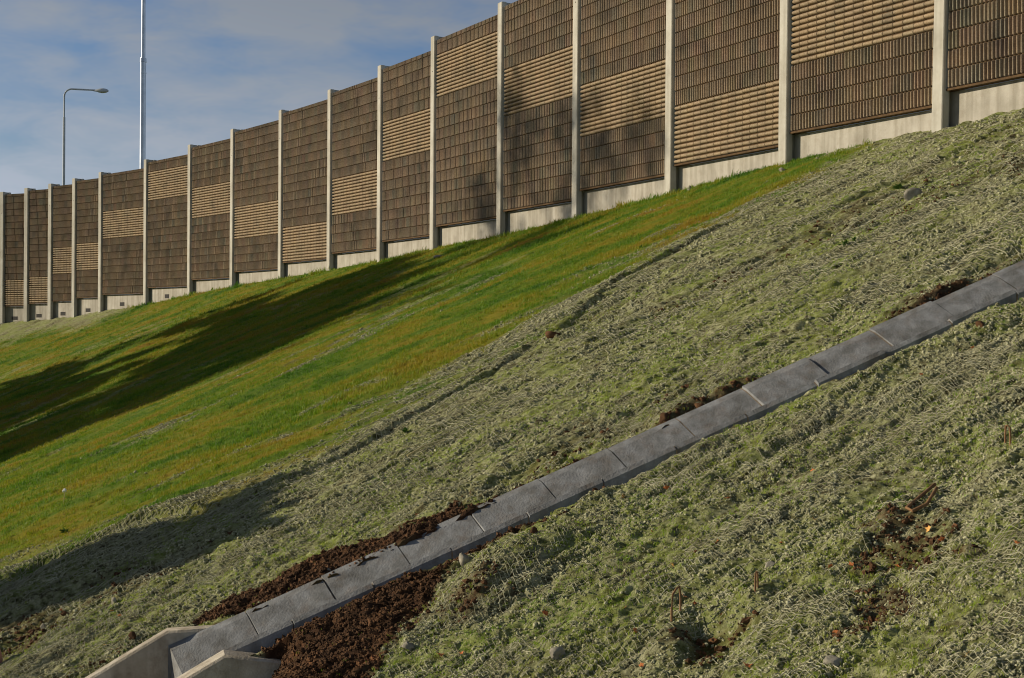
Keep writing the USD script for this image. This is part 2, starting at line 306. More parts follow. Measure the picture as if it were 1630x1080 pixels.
MAT['lens'] = noise_mat('lamp_lens', [(.3, (.30, .33, .36)), (.7, (.36, .39, .42))], 4., .25, 0, None, .5)
MAT['white'] = noise_mat('white_plate', [(.3, (.78, .78, .75)), (.7, (.85, .85, .82))], 5., .5)
MAT['dark_hole'] = noise_mat('drain_mouth', [(.3, (.01, .01, .01)), (.7, (.025, .022, .02))], 8., .9)
MAT['mortar'] = noise_mat('joint_mortar', [(.3, (.12, .09, .06)), (.7, (.26, .20, .135))], 20., .95)
MAT['stone'] = noise_mat('stone', [(.3, (.13, .12, .092)), (.5, (.20, .185, .145)), (.75, (.28, .26, .21))], 18., .9, .4, 70., .25)
MAT['clod'] = noise_mat('clod_soil', [(.3, (.032, .016, .008)), (.5, (.075, .039, .018)), (.64, (.125, .062, .028)), (.78, (.24, .095, .035))], 6., .95, .6, 90., .15)
MAT['pink'] = noise_mat('pink_clay', [(.3, (.30, .14, .10)), (.6, (.42, .22, .17)), (.8, (.5, .3, .24))], 12., .6)
MAT['pin'] = noise_mat('rusty_pin', [(.3, (.10, .05, .02)), (.6, (.19, .105, .045)), (.8, (.28, .17, .08))], 25., .8, .3)
MAT['straw'] = noise_mat('straw', [(.3, (.35, .29, .13)), (.7, (.46, .40, .22))], 12., .8)
MAT['leaf'] = noise_mat('orange_leaf', [(.3, (.30, .075, .02)), (.5, (.42, .13, .035)), (.75, (.55, .22, .07))], 22., .75)
MAT['yleaf'] = noise_mat('yellow_leaf', [(.3, (.42, .19, .05)), (.5, (.52, .28, .07)), (.75, (.6, .4, .16))], 22., .75)
MAT['bark'] = noise_mat('bark', [(.3, (.05, .04, .03)), (.7, (.13, .10, .075))], 8., .95, .5, 30., .2, (1, 1, .3))
def leaf_mat(name, stops, scale, trans=.35, stretch=(1, 1, 1), rot=(0, 0, 0), rnd=True):
    n = {'geo': ('geometry', {}), 'map': ('mapping', {'scale': stretch, 'rotation': rot}), 'n': ('noise_texture', {'scale': scale, 'detail': 7.0, 'roughness': .66, 'distortion': .35}), 'oi': ('object_info', {}),
         'ad': ('math', {'math_type': 'multiply_add', 'value2': .09, 'value3': -.045}), 'sm': ('math', {'math_type': 'add'}), 'r': ('rgb_ramp', {'ramp': stops}),
         'p': ('principled_bsdf', {'roughness': .6, 'specular_ior_level': .25}), 't': ('translucent_bsdf', {}), 'm': ('mix_closure', {'fac': trans})}
    l = [('geo.position', 'map.vector'), ('map.vector', 'n.vector'), ('oi.random', 'ad.value1'), ('ad.value', 'sm.value1'), ('n.fac', 'sm.value2'), ('sm.value', 'r.fac'),
         ('r.color', 'p.base_color'), ('r.color', 't.color'), ('p.BSDF', 'm.closure1'), ('t.BSDF', 'm.closure2')]
    return M(stage, '/World/Looks/' + name, n, l, surface='m.closure')
FALLROT = (0, 0, -math.radians(25))                                   # world x turned onto the fall line
MAT['grass'] = leaf_mat('young_grass', [(.27, (.03, .10, .006)), (.38, (.06, .155, .007)), (.45, (.115, .215, .009)), (.52, (.185, .235, .012)), (.60, (.26, .23, .014)), (.70, (.285, .18, .016)), (.85, (.20, .11, .025))], .6, .4, (.5, 1.45, 1.0), FALLROT)
MAT['sprout'] = leaf_mat('sprouting_grass', [(.30, (.11, .22, .010)), (.45, (.20, .31, .018)), (.6, (.28, .33, .04)), (.75, (.34, .32, .10))], .8, .4)
MAT['weed'] = leaf_mat('weed_leaf', [(.3, (.03, .075, .012)), (.7, (.06, .12, .02))], 6., .3)
MAT['tree_leaf'] = leaf_mat('tree_leaf', [(.3, (.03, .055, .012)), (.7, (.09, .12, .03))], .8, .3)
# ground: three kinds of surface blended by the "zone" of each point (grass, soil, bare mat)
MAT['ground'] = M(stage, '/World/Looks/slope_ground', {
    'geo': ('geometry', {}), 'a': ('attribute', {'attribute': 'zone'}), 'sp': ('separate_color', {}),
    'map': ('mapping', {'scale': (.5, 1.45, 1.), 'rotation': FALLROT}), 'n1': ('noise_texture', {'scale': .6, 'detail': 7.0, 'roughness': .66, 'distortion': .35}),
    'rg': ('rgb_ramp', {'ramp': [(.30, (.03, .07, .006)), (.45, (.08, .125, .010)), (.56, (.16, .14, .012)), (.7, (.16, .09, .014))]}),
    'n2': ('noise_texture', {'scale': 14.0, 'detail': 8.0, 'roughness': .68}), 'rm': ('rgb_ramp', {'ramp': [(.34, (.034, .024, .013)), (.43, (.10, .09, .048)), (.51, (.21, .21, .11)), (.61, (.33, .325, .19)), (.75, (.45, .435, .30))]}),
    'n3': ('noise_texture', {'scale': 9.0, 'detail': 8.0, 'roughness': .66}), 'rs': ('rgb_ramp', {'ramp': [(.30, (.020, .011, .006)), (.5, (.050, .027, .015)), (.62, (.085, .042, .020)), (.78, (.15, .065, .028))]}),
    'n4': ('noise_texture', {'scale': 1.5, 'detail': 5.0, 'roughness': .6}), 'r4': ('rgb_ramp', {'ramp': [(.42, (.02,) * 3), (.62, (.55,) * 3)]}), 'mg': ('mix', {'color2': (.20, .25, .045)}),
    'm1': ('mix', {}), 'm2': ('mix', {}), 'bn': ('noise_texture', {'scale': 70.0, 'detail': 5.0, 'roughness': .7}), 'b': ('bump', {'strength': 1.0, 'distance': .02}),
    'p': ('principled_bsdf', {'roughness': 1.0, 'specular_ior_level': .1})},
    [('a.color', 'sp.color'), ('geo.position', 'map.vector'), ('map.vector', 'n1.vector'), ('n1.fac', 'rg.fac'), ('geo.position', 'n2.vector'), ('n2.fac', 'rm.fac'), ('geo.position', 'n3.vector'), ('n3.fac', 'rs.fac'),
     ('geo.position', 'n4.vector'), ('n4.fac', 'r4.fac'), ('rm.color', 'mg.color1'), ('r4.color', 'mg.fac'), ('mg.color', 'm1.color1'), ('rg.color', 'm1.color2'), ('sp.r', 'm1.fac'),
     ('m1.color', 'm2.color1'), ('rs.color', 'm2.color2'), ('sp.g', 'm2.fac'), ('m2.color', 'p.base_color'), ('geo.position', 'bn.vector'), ('bn.fac', 'b.height'), ('b.normal', 'p.normal')], surface='p.BSDF')
MAT['coir'] = M(stage, '/World/Looks/coir', {'geo': ('geometry', {}), 'n': ('noise_texture', {'scale': 5.0, 'detail': 6.0, 'roughness': .65}),
    'r': ('rgb_ramp', {'ramp': [(.28, (.12, .105, .062)), (.45, (.235, .225, .142)), (.6, (.33, .32, .215)), (.75, (.42, .405, .295))]}), 'p': ('principled_bsdf', {'roughness': 1.0, 'specular_ior_level': .1})},
    [('geo.position', 'n.vector'), ('n.fac', 'r.fac'), ('r.color', 'p.base_color')], surface='p.BSDF')

MAT['crumb'] = noise_mat('mulch_crumb', [(.3, (.095, .08, .045)), (.45, (.22, .215, .122)), (.58, (.35, .345, .215)), (.75, (.47, .455, .33))], 30., 1., 0, None, .1)
# ------------------------------------------------------------------ the slope: one sheet, fine near the place the photograph shows, coarse out to the horizon
_a0 = math.radians(90)
ang = np.concatenate([_a0 - np.linspace(math.pi, .46, 60)[:-1], _a0 - np.linspace(.46, -.46, 400), _a0 - np.linspace(-.46, -math.pi, 60)[1:-1]])
rad = np.concatenate([np.geomspace(.4, 5.2, 14)[:-1], np.geomspace(5.2, 28, 1000)[:-1], np.geomspace(28, 80, 500)[:-1], np.geomspace(80, 3000, 40)])
R, A = np.meshgrid(rad, ang, indexing='ij'); GX, GY = R * np.cos(A), R * np.sin(A)
gz, gg, gs, _s, _d = height(GX.ravel(), GY.ravel(), want=True)
nr, na = R.shape; ii = np.arange(nr * na).reshape(nr, na); jn = np.roll(ii, -1, axis=1)
quads = np.stack([ii[:-1].ravel(), ii[1:].ravel(), jn[1:].ravel(), jn[:-1].ravel()], 1)
quads = quads[:, ::-1]
V = np.stack([GX.ravel(), GY.ravel(), gz], 1)
V = np.vstack([V, [0, 0, ground0(np.zeros(1), np.zeros(1))[0]]])
cen = np.stack([np.full(na, len(V) - 1), ii[0], jn[0]], 1)
tri = np.vstack([quads[:, [0, 1, 2]], quads[:, [0, 2, 3]], cen])
tri = tri[np.ptp(tri, axis=1) > 0]
zone = np.vstack([np.stack([gg, gs, 1 - gg - gs], 1), [[0, 0, 1]]])
_n = np.cross(V[tri[:, 1]] - V[tri[:, 0]], V[tri[:, 2]] - V[tri[:, 0]])[:, 2]
tri = np.where((_n < 0)[:, None], tri[:, ::-1], tri)
tag(obj('ground', (V, tri), MAT['ground'], smooth=True, zone=zone), 'sloping embankment ground of earth and young grass below the wall', 'ground', kind='structure')
def on_ground(px, py): return hit(px, py, lambda x, y: height(x, y))

# ------------------------------------------------------------------ the noise wall
NP = len(PW)
BELOW = [0, 0, 4, 4, 8, 12, 8, 4, 0, 4, 8, 12, 8, 4, 0, 4, 8, 12]
ORD = 'nearest second third fourth fifth sixth seventh eighth ninth tenth eleventh twelfth thirteenth fourteenth fifteenth sixteenth seventeenth eighteenth nineteenth'.split()
def ordinal(i, n): return ORD[n - 1 - i]
LEAN = {16: .021, 15: .008, 14: .004, 17: .021}
def rib(length, w, h, c=.012):
    """half-round rib along x, bulging to -y, ends drawn in"""
    a = np.linspace(0, math.pi, 6); y = -np.sin(a) ** .8 * h; z = -np.cos(a) * w / 2
    rings = []
    for x, k in ((0, .72), (c, 1), (length - c, 1), (length, .72)):
        rings.append(np.stack([np.full(6, x), y * k, z * (.8 + .2 * (k == 1))], 1))
    v = np.vstack(rings); f = []
    for r_ in range(3):
        for j in range(5):
            p, q = r_ * 6 + j, r_ * 6 + j + 1; f += [(p, p + 6, q), (q, p + 6, q + 6)]
    f += [(0, j, j + 1)[::1] for j in range(1, 5)] + [(18, 18 + j + 1, 18 + j) for j in range(1, 5)]
    return v, np.array(f)
def tile(x0, z0, tw, th, horiz, g):
    out = []
    if horiz:
        for k in range(3):
            v, f = rib(tw - .007, th / 3 - .022, .062, .012); v = v * [1, g.uniform(.93, 1.05), 1] + [x0 + .003, -.075, z0 + th / 3 * (k + .5) + g.normal(0, .0012)]; out.append((v, f))
    else:
        for k in range(3):
            v, f = rib(th - .018, tw / 3 * .54, .062); v = v[:, [2, 1, 0]] * [1, g.uniform(.92, 1.05), 1]; v = v + [x0 + tw / 3 * (k + .5), -.075, z0 + .010]; out.append((v, f[:, ::-1]))
    return fast_cat(out)
gt = np.random.default_rng(21)
for i in range(NP):
    a, b = PW[max(i - 1, 0)], PW[min(i + 1, NP - 1)]; rz = math.atan2(b[1] - a[1], b[0] - a[0])
    zt = ZBOT[i] + WOOD + .13
    if i > 0: zt = max(zt, ZBOT[i - 1] + WOOD + .13)
    wz = _fz(sE[i + 2])
    extra = ' before the steel mast' if i == 5 else ''
    t = thing('concrete_post', f'pale concrete post, {ordinal(i, NP - 1)} from the near end of the noise wall{extra}' if i < NP - 1 else 'pale concrete post past the near edge of view', 'post', (*PW[i], wz), rz, 'concrete posts of the noise wall', LEAN.get(i, 0))
    h0, h1 = -1.0, zt - wz
    obj('front_flange', cbox(-.125, .125, -.20, -.05, h0, h1, .014), MAT['post'], t)
    obj('web', box(-.05, .05, -.0497, .1297, h0, h1 - .004), MAT['post'], t)
    obj('back_flange', cbox(-.125, .125, .13, .28, h0, h1, .014), MAT['post'], t)
    if i < NP - 1:
        hole = trimesh.creation.cylinder(.014, .012, sections=10); hole.apply_transform(trimesh.transformations.rotation_matrix(math.pi / 2, [1, 0, 0])); hole.apply_translation((.01, -.200, h1 - 1.0))
        obj('lifting_hole', hole, MAT['dark_hole'], t)
for i in range(NP - 1):
    P, Q = PW[i], PW[i + 1]; L = float(np.linalg.norm(Q - P)); rz = math.atan2(Q[1] - P[1], Q[0] - P[0]); zb = ZBOT[i]
    b = BELOW[i]; o = ordinal(i, NP - 1); short = 'short ' if i < 4 else ''
    where = {0: 'at foot', 4: 'low down', 8: 'at mid height', 12: 'near top'}[b]
    t = thing('barrier_panel', f'{short}dark ribbed wall panel, tan log band {where}, {o} from near end', 'wall panel', (*P, zb), rz, 'panels of the noise wall')
    x0, x1 = .133, L - .133
    obj('core', box(.056, L - .056, -.040, .03, .0, WOOD - .01), MAT['board'], t)
    obj('backing', box(x0, x1, -.0745, -.0402, .002, WOOD), MAT['board'], t)
    obj('bottom_board', cbox(x0, x1, -.132, -.0747, .0, .036, .006), MAT['board'], t)
    n = max(1, round((L - .27) / .255)); tw = (x1 - x0 - .02) / n; z = .038; rows = []
    for r_ in range(18):
        th = ROW if r_ < 17 else .44 * ROW
        rows.append((r_, z, th)); z += th if r_ else th - .038 * 0
    joined = {False: [], True: []}; tones = {False: [], True: []}
    for r_, z, th in rows:
        if r_ == 17: th = WOOD - z + .02
        hz = b <= r_ < b + 4
        for k in range(n):
            v, f = tile(x0 + .01 + k * tw, z, tw, th, hz, gt)
            tn = np.array([1, 1, 1]) * gt.uniform(.88, 1.12) * (1 + gt.normal(0, .025, 3) * [1.2, .4, 1])
            if gt.random() < .06: tn = tn * [.86, .95, 1.0]
            if hz: tn = .6 + .4 * tn
            if i >= 9:
                obj('log_tile' if hz else 'ribbed_tile', (v, f), MAT['log_tile' if hz else 'dark_tile'], t, 40, None) if False else None
                p = obj('log_tile' if hz else 'ribbed_tile', (v, f), MAT['log_tile' if hz else 'dark_tile'], t, True, tn)
            else:
                joined[hz].append((v, f)); tones[hz].append(np.broadcast_to(tn, (len(v), 3)))
    for hz in (False, True):
        if joined[hz]:
            p = obj('log_tiles' if hz else 'ribbed_tiles', fast_cat(joined[hz]), MAT['log_tile' if hz else 'dark_tile'], t, True, np.vstack(tones[hz])); tag(p, kind='stuff')
    # plinth
    top = -.004
    wza = min(_fz(sE[i + 2]), _fz(sE[min(i + 3, len(sE) - 1)]))
    t2 = thing('concrete_plinth', f'low pale concrete plinth slab under the {o} panel from the near end', 'plinth', (*P, zb), rz, 'concrete plinths under the wall panels')
    obj('slab', box(.056, L - .056, .02, .12, wza - zb - 1.2, top), MAT['plinth'], t2)
    if i <= 5:
        zg = _fz(sE[i + 2] + L * .42) - zb + .16
        obj('drain_opening', box(L * .42 - .2, L * .42 + .2, .012, .0197, zg - .13, zg + .03), MAT['dark_hole'], t2)
    if i in (0, 13, 14, 15):
        obj('survey_plate', box(L - .33, L - .25, .012, .0197, -.36, -.25), MAT['white'], t2)
print('wall done')

# ------------------------------------------------------------------ mast and street lamp behind the wall
def tube(pts, rads, n=14):
    pts = np.asarray(pts, float); rads = np.broadcast_to(rads, len(pts)); v, f = [], []
    for i, p in enumerate(pts):
        d = pts[min(i + 1, len(pts) - 1)] - pts[max(i - 1, 0)]; d = d / np.linalg.norm(d)
        u = np.cross(d, [0, 0, 1.] if abs(d[2]) < .9 else [0, 1., 0]); u /= np.linalg.norm(u); w = np.cross(d, u); a = np.arange(n) / n * 2 * math.pi
        v.append(p + rads[i] * (np.cos(a)[:, None] * u + np.sin(a)[:, None] * w))
    for i in range(len(pts) - 1):
        for j in range(n):
            p, q = i * n + j, i * n + (j + 1) % n; f += [(p, q, p + n), (q, q + n, p + n)]
    k = len(pts) * n; v.append([pts[0], pts[-1]])
    for j in range(n): f += [(k, (j + 1) % n, j), (k + 1, k - n + j, k - n + (j + 1) % n)]
    return np.vstack(v), np.array(f)
Y = 84.0; r_ = ray(227, 250); mx, mz0 = r_[0] / r_[1] * Y, ground0(np.array([r_[0] / r_[1] * Y]), np.array([Y]))[0]
zc = ray(228, 96); zc = zc[2] / zc[1] * Y
t = thing('steel_mast', 'tall pale galvanised steel mast rising behind the wall past the top', 'mast', (mx, Y, mz0))
h = zc - mz0
obj('lower_shaft', tube([(0, 0, -.3), (0, 0, h)], [.175, .155], 20), MAT['steel'], t, 50)
obj('upper_shaft', tube([(0, 0, h), (0, 0, h + 8)], [.118, .095], 20), MAT['steel'], t, 50)
obj('collar', tube([(0, 0, h - .12), (0, 0, h + .1)], [.185, .172], 20), MAT['steel'], t, 50)
obj('collar', tube([(0, 0, h - .75), (0, 0, h - .68)], [.172, .172], 20), MAT['steel'], t, 50)
obj('base_plate', box(-.35, .35, -.35, .35, -.05, .03), MAT['steel'], t)
Y = 86.0; q = lambda px, py: ray(px, py) / ray(px, py)[1] * Y
p0, p1, p2, p3 = q(101.5, 295), q(102.2, 187), q(103, 142), q(160, 145.5)
gz0 = ground0(np.array([p0[0]]), np.array([Y]))[0]
t = thing('street_lamp', 'slim grey street lamp with bent arm standing behind the far wall', 'street lamp', (p0[0], Y, gz0))
top = p2[2] - gz0; mid = p1[2] - gz0; ax = p3[0] - p0[0]
obj('lower_pole', tube([(0, 0, -.2), (0, 0, mid)], [.075, .068], 14), MAT['lamp_steel'], t, 50)
bend = [(.0, 0, mid)] + [(.42 - .42 * math.cos(a), 0, top - .42 + .42 * math.sin(a)) for a in np.linspace(0, math.pi / 2 - .05, 8)] + [(ax - .25, 0, top - .06)]
obj('arm', tube(bend, .046, 12), MAT['lamp_steel'], t, 50)
head = trimesh.creation.icosphere(3); hv = head.vertices.copy(); hv[:, 2] = np.where(hv[:, 2] < -.25, -.25 + (hv[:, 2] + .25) * .5, hv[:, 2]); tap = .55 + .45 * sstep(-1, .4, hv[:, 0])
head.vertices = hv * np.stack([np.full(len(hv), .44), .17 * tap, .15 * tap], 1) + (ax + .02, 0, top - .09)
lamp = obj('lamp_head', head, MAT['lamp_steel'], t, True)
lens = trimesh.creation.icosphere(2); lens.apply_scale((.27, .12, .06)); lens.apply_translation((ax + .12, 0, top - .155))
obj('lens', lens, MAT['lens'], lamp, True)

# ------------------------------------------------------------------ drainage channel and headwall
ch = thing('drainage_channel', 'grey concrete drainage channel running down the slope in jointed sections', 'channel', cpt(0, 0))
O = cpt(0, 0)
def section(c0, c1, jit):
    """cross-section: far wall leaning out, floor, near wall"""
    prof = [(.06, .035), (-.002, .004), (-.27, -.19), (-.56, -.22), (-CW + .004, -.002), (-CW - .03, -.034), (-CW - .05, -.32), (-CW + .06, -.36), (-.06, -.36), (.06, -.30)]
    v = []
    for c in (c0, c1):
        for w, z in prof: v.append(cpt(c + SKEW * w, w + jit[0], z + jit[1]) - O)
    n = len(prof); f = []
    for j in range(n): p, q = j, (j + 1) % n; f += [(p, p + n, q), (q, p + n, q + n)]
    cap = [(0, 1, 2), (0, 2, 9), (2, 8, 9), (2, 3, 8), (3, 7, 8), (3, 4, 7), (4, 6, 7), (4, 5, 6)]
    f += [c for c in cap] + [(a + n, c + n, b + n) for a, b, c in cap]
    m = trimesh.Trimesh(np.array(v), np.array(f), process=False); trimesh.repair.fix_normals(m); return m
gc = np.random.default_rng(5)
for k in range(-3, 12):
    jit = gc.normal(0, [.009, .005]); obj('channel_section', section(k * SEG + .006, (k + 1) * SEG - .006, jit), MAT['channel'], ch)
    if k > -3: obj('joint', section(k * SEG - .0055, k * SEG + .0055, (0, -.009)), MAT['mortar'], ch)
hw = thing('headwall', 'pale concrete outlet headwall with two sloping wing walls at channel foot', 'headwall', cpt(C_END, 0))
OE = cpt(C_END, 0)
def wing(w0, w1, c_up, rise_up, c_mid, rise, c_down, drop):
    z0 = np.polyval(CH_Z, C_END)
    prof = [(C_END + c_up, z0 + rise_up), (C_END + c_mid, z0 + rise), (C_END + c_down, z0 + rise - drop), (C_END + c_down, z0 - drop - 1.2), (C_END + c_up, z0 - 1.2)]
    v = []; b = .018
    for w, ins in ((w0, b), (w0 + b, 0), (w1 - b, 0), (w1, b)):
        for j, (c, z) in enumerate(prof):
            p = cpt(c, w); p[2] = z - (ins if j < 3 else 0); v.append(p - OE)
    n = 5; f = []
    for r_ in range(3):
        for j in range(n): p, q = r_ * n + j, r_ * n + (j + 1) % n; f += [(p, p + n, q), (q, p + n, q + n)]
    f += [(0, 1, 4), (1, 2, 3), (1, 3, 4)] + [(15, 19, 16), (16, 18, 17), (16, 19, 18)]
    m = trimesh.Trimesh(np.array(v), np.array(f), process=False); trimesh.repair.fix_normals(m); return m
obj('wing_wall', wing(.06, .22, -.36, .15, .02, .14, 1.7, .98), MAT['headwall'], hw, 30)
obj('wing_wall', wing(-1.08, -.86, -.76, .11, -.36, .17, 1.4, 1.0), MAT['headwall'], hw, 30)
cw = [cpt(C_END + c + SKEW * w, w, z) - OE for c in (.008, .08) for w, z in ((.056, -.31), (-CW - .055, -.31), (-CW - .055, -1.2), (.056, -1.2))]
cwm = trimesh.convex.convex_hull(np.array(cw)); obj('cross_wall', cwm, MAT['headwall'], hw)
af = [cpt(C_END + c, w, z) - OE for c in (-.3, 1.7) for w, z in ((.056, -.80 - .0 * c), (-CW - .066, -.80), (-CW - .066, -1.0), (.056, -1.0))]
obj('apron', trimesh.convex.convex_hull(np.array(af)), MAT['headwall'], hw)
print('channel done')

# ------------------------------------------------------------------ ground cover
def in_works(c, w):
    return (c > C_END - .42) & (c < C_END + 2.2) & (w > -1.13) & (w < .27)
def in_view(P, mx=170, my=120):
    px, py, dep = proj(P); return (px > -mx) & (px < 1630 + mx) & (py > 100) & (py < 1080 + my) & (dep > 3)
def scatter(n, seed, y0, y1):
    """n even random points of the slope between two distances, inside the view and a margin"""
    g = np.random.default_rng(seed); y = np.sqrt(g.uniform(y0 ** 2, y1 ** 2, n)); x = y * g.uniform(-.40, .40, n)
    s, d, wz = wall_coords(x, y); k = (d > .12) & (d < 26); x, y, s, d, wz = x[k], y[k], s[k], d[k], wz[k]
    k = in_view(np.stack([x, y, slope_z(d, wz)], 1)); return x[k], y[k]
def area(y0, y1): return .40 * (y1 ** 2 - y0 ** 2)
def quat_from(normals, yaw):
    """half quaternions turning z to the normal after a yaw about z"""
    n = normals / np.linalg.norm(normals, axis=1, keepdims=True)
    q = np.stack([1 + n[:, 2], -n[:, 1], n[:, 0], np.zeros(len(n))], 1); q /= np.linalg.norm(q, axis=1, keepdims=True)
    w, z = np.cos(yaw / 2), np.sin(yaw / 2)
    return np.stack([q[:, 0] * w - q[:, 3] * z, q[:, 1] * w + q[:, 2] * z, q[:, 2] * w - q[:, 1] * z, q[:, 0] * z + q[:, 3] * w], 1)
def instancer(name, protos, mat, P, scale, seed, label, cat, tilt=.25):
    g = np.random.default_rng(seed); path = numbered('/World', name)
    pi = UsdGeom.PointInstancer.Define(stage, path); ps = []
    for k, m in enumerate(protos):
        pp = usdkit.mesh(stage, f'{path}/clump' + (f'_{k:03d}' if k else ''), m, mat); ps.append(pp.GetPath())
    pi.CreatePrototypesRel().SetTargets(ps)
    n = len(P); pi.CreateProtoIndicesAttr(Vt.IntArray.FromNumpy(g.integers(0, len(protos), n).astype(np.int32)))
    pi.CreatePositionsAttr(Vt.Vec3fArray.FromNumpy(P.astype(np.float32)))
    nrm = np.stack([g.normal(0, tilt, n), g.normal(0, tilt, n), np.ones(n)], 1)
    q = quat_from(nrm, g.uniform(0, 2 * math.pi, n))
    pi.CreateOrientationsAttr(Vt.QuathArray([Gf.Quath(*map(float, r_)) for r_ in q]))
    pi.CreateScalesAttr(Vt.Vec3fArray.FromNumpy(np.repeat(np.asarray(scale, np.float32)[:, None], 3, 1)))
    return tag(pi.GetPrim(), label, cat, kind='stuff')
def tuft(g, n, h, spread, w):
    v, f = [], []
    for _ in range(n):
        a, r0 = g.uniform(0, 2 * math.pi), spread * math.sqrt(g.random()); bx_, by_ = r0 * math.cos(a), r0 * math.sin(a)
        hh = h * g.uniform(.55, 1.15); la = g.uniform(0, 2 * math.pi); ln = hh * g.uniform(.1, .7); fa = la + math.pi / 2 + g.normal(0, .5); wx, wy = math.cos(fa) * w / 2, math.sin(fa) * w / 2
        k = len(v); mx_, my_ = bx_ + math.cos(la) * ln * .35, by_ + math.sin(la) * ln * .35
        v += [(bx_ - wx, by_ - wy, -.01), (bx_ + wx, by_ + wy, -.01), (mx_ + wx * .8, my_ + wy * .8, hh * .6), (mx_ - wx * .8, my_ - wy * .8, hh * .6), (bx_ + math.cos(la) * ln, by_ + math.sin(la) * ln, hh)]
        f += [(k, k + 1, k + 2), (k, k + 2, k + 3), (k + 3, k + 2, k + 4)]
    return np.array(v), np.array(f)
gp = np.random.default_rng(31)
# young grass
PG, SG = [], []
for y0, y1, dens, sc, sd in ((8, 20, 340, .62, 41), (20, 32, 240, .72, 42), (32, 50, 130, .9, 43), (50, 76, 60, 1.15, 44)):
    x, y = scatter(int(area(y0, y1) * dens), sd, y0, y1)
    z, g, soil, s, d = height(x, y, want=True)
    keep = gp.random(len(x)) < g ** 1.3 * (.25 + .75 * sstep(.30, .52, fb(s, d, 3.5, 1.2, 3, 51))); edge = 1 + .9 * np.exp(-(d / .35) ** 2)
    PG.append(np.stack([x, y, z - .004], 1)[keep]); SG.append((sc * gp.uniform(.6, 1.25, len(x)) * (.7 + .6 * nz(s, d, .9, .3, 52)) * edge)[keep])
PG, SG = np.vstack(PG), np.concatenate(SG)
instancer('grass', [tuft(gp, 16, .055, .075, .0065) for _ in range(5)], MAT['grass'], PG, SG, 61, 'short bright young grass with golden streaks on the bank below the wall', 'grass', .2)
# grass sprouting through the mat
PG2, SG2 = [], []
for y0, y1, dens, sc, sd in ((6, 13, 1050, .8, 45), (13, 20, 600, .9, 46), (20, 32, 260, 1.1, 47)):
    x, y = scatter(int(area(y0, y1) * dens), sd, y0, y1)
    z, g, soil, s, d = height(x, y, want=True); c, w = chan(x, y)
    pr = (.07 + .93 * sstep(.46, .60, fb(s, d, 2.2, .8, 3, 53))) * (1 - .93 * soil) * (1 - .7 * g) * (1 - .75 * sstep(2.6, 1.0, s - np.interp(d, BD, BS)))
    keep = (gp.random(len(x)) < pr) & ~((w < .05) & (w > -CW - .1) & (c < C_END + 2)) & ~in_works(c, w) & ~((c > C_END - .45) & (w > -1.1) & (w < .26)); PG2.append(np.stack([x, y, z - .004], 1)[keep]); SG2.append((sc * gp.uniform(.5, 1.2, len(x)))[keep])
PG2, SG2 = np.vstack(PG2), np.concatenate(SG2)
instancer('sprouting_grass', [tuft(gp, 11, .020, .030, .0034) for _ in range(5)], MAT['sprout'], PG2, SG2, 62, 'thin green grass sprouting through the coir mat on the slope', 'grass', .3)
# crumbs of mulch and earth
def crumb(g):
    m = trimesh.creation.icosphere(1); v = m.vertices * (1 + g.normal(0, .22, (len(m.vertices), 1))) * [1, g.uniform(.6, 1), g.uniform(.5, .9)]; return v, m.faces
PC, SC = [], []
for y0, y1, dens, sc, sd in ((6, 12, 3200, .0056, 71), (12, 20, 1400, .0075, 72), (20, 30, 420, .012, 73)):
    x, y = scatter(int(area(y0, y1) * dens), sd, y0, y1); z, g, soil, s, d = height(x, y, want=True); c, w = chan(x, y)
    keep = (gp.random(len(x)) < (1 - g) * (1 - soil) * (.12 + .88 * sstep(.38, .62, fb(s, d, 4, 2, 3, 54)))) & ~((w < .05) & (w > -CW - .1) & (c < C_END + 2)) & ~in_works(c, w)
    PC.append(np.stack([x, y, z + sc * .3], 1)[keep]); SC.append((sc * np.minimum(gp.lognormal(0, .45, len(x)), 2.6))[keep])
instancer('mulch', [crumb(gp) for _ in range(5)], MAT['crumb'], np.vstack(PC), np.concatenate(SC), 63, 'grey crumbs of mulch and dried earth strewn over the mat', 'mulch', .5)
PC, SC = [], []
for y0, y1, dens, sc, sd in ((6, 13, 4200, .008, 74), (13, 20, 1200, .010, 75)):
    x, y = scatter(int(area(y0, y1) * dens), sd, y0, y1); z, g, soil, s, d = height(x, y, want=True); c, w = chan(x, y)
    keep = (gp.random(len(x)) < soil ** 2) & ~((w < .03) & (w > -CW - .06) & (c < C_END + 2)) & ~in_works(c, w)
    PC.append(np.stack([x, y, z + sc * .2], 1)[keep]); SC.append((sc * np.minimum(gp.lognormal(0, .62, len(x)), 3.6))[keep])
instancer('loose_soil', [crumb(gp) for _ in range(5)], MAT['clod'], np.vstack(PC), np.concatenate(SC), 64, 'crumbly brown soil heaped along both sides of the drainage channel', 'soil', .5)
print('grass', len(PG), len(PG2))

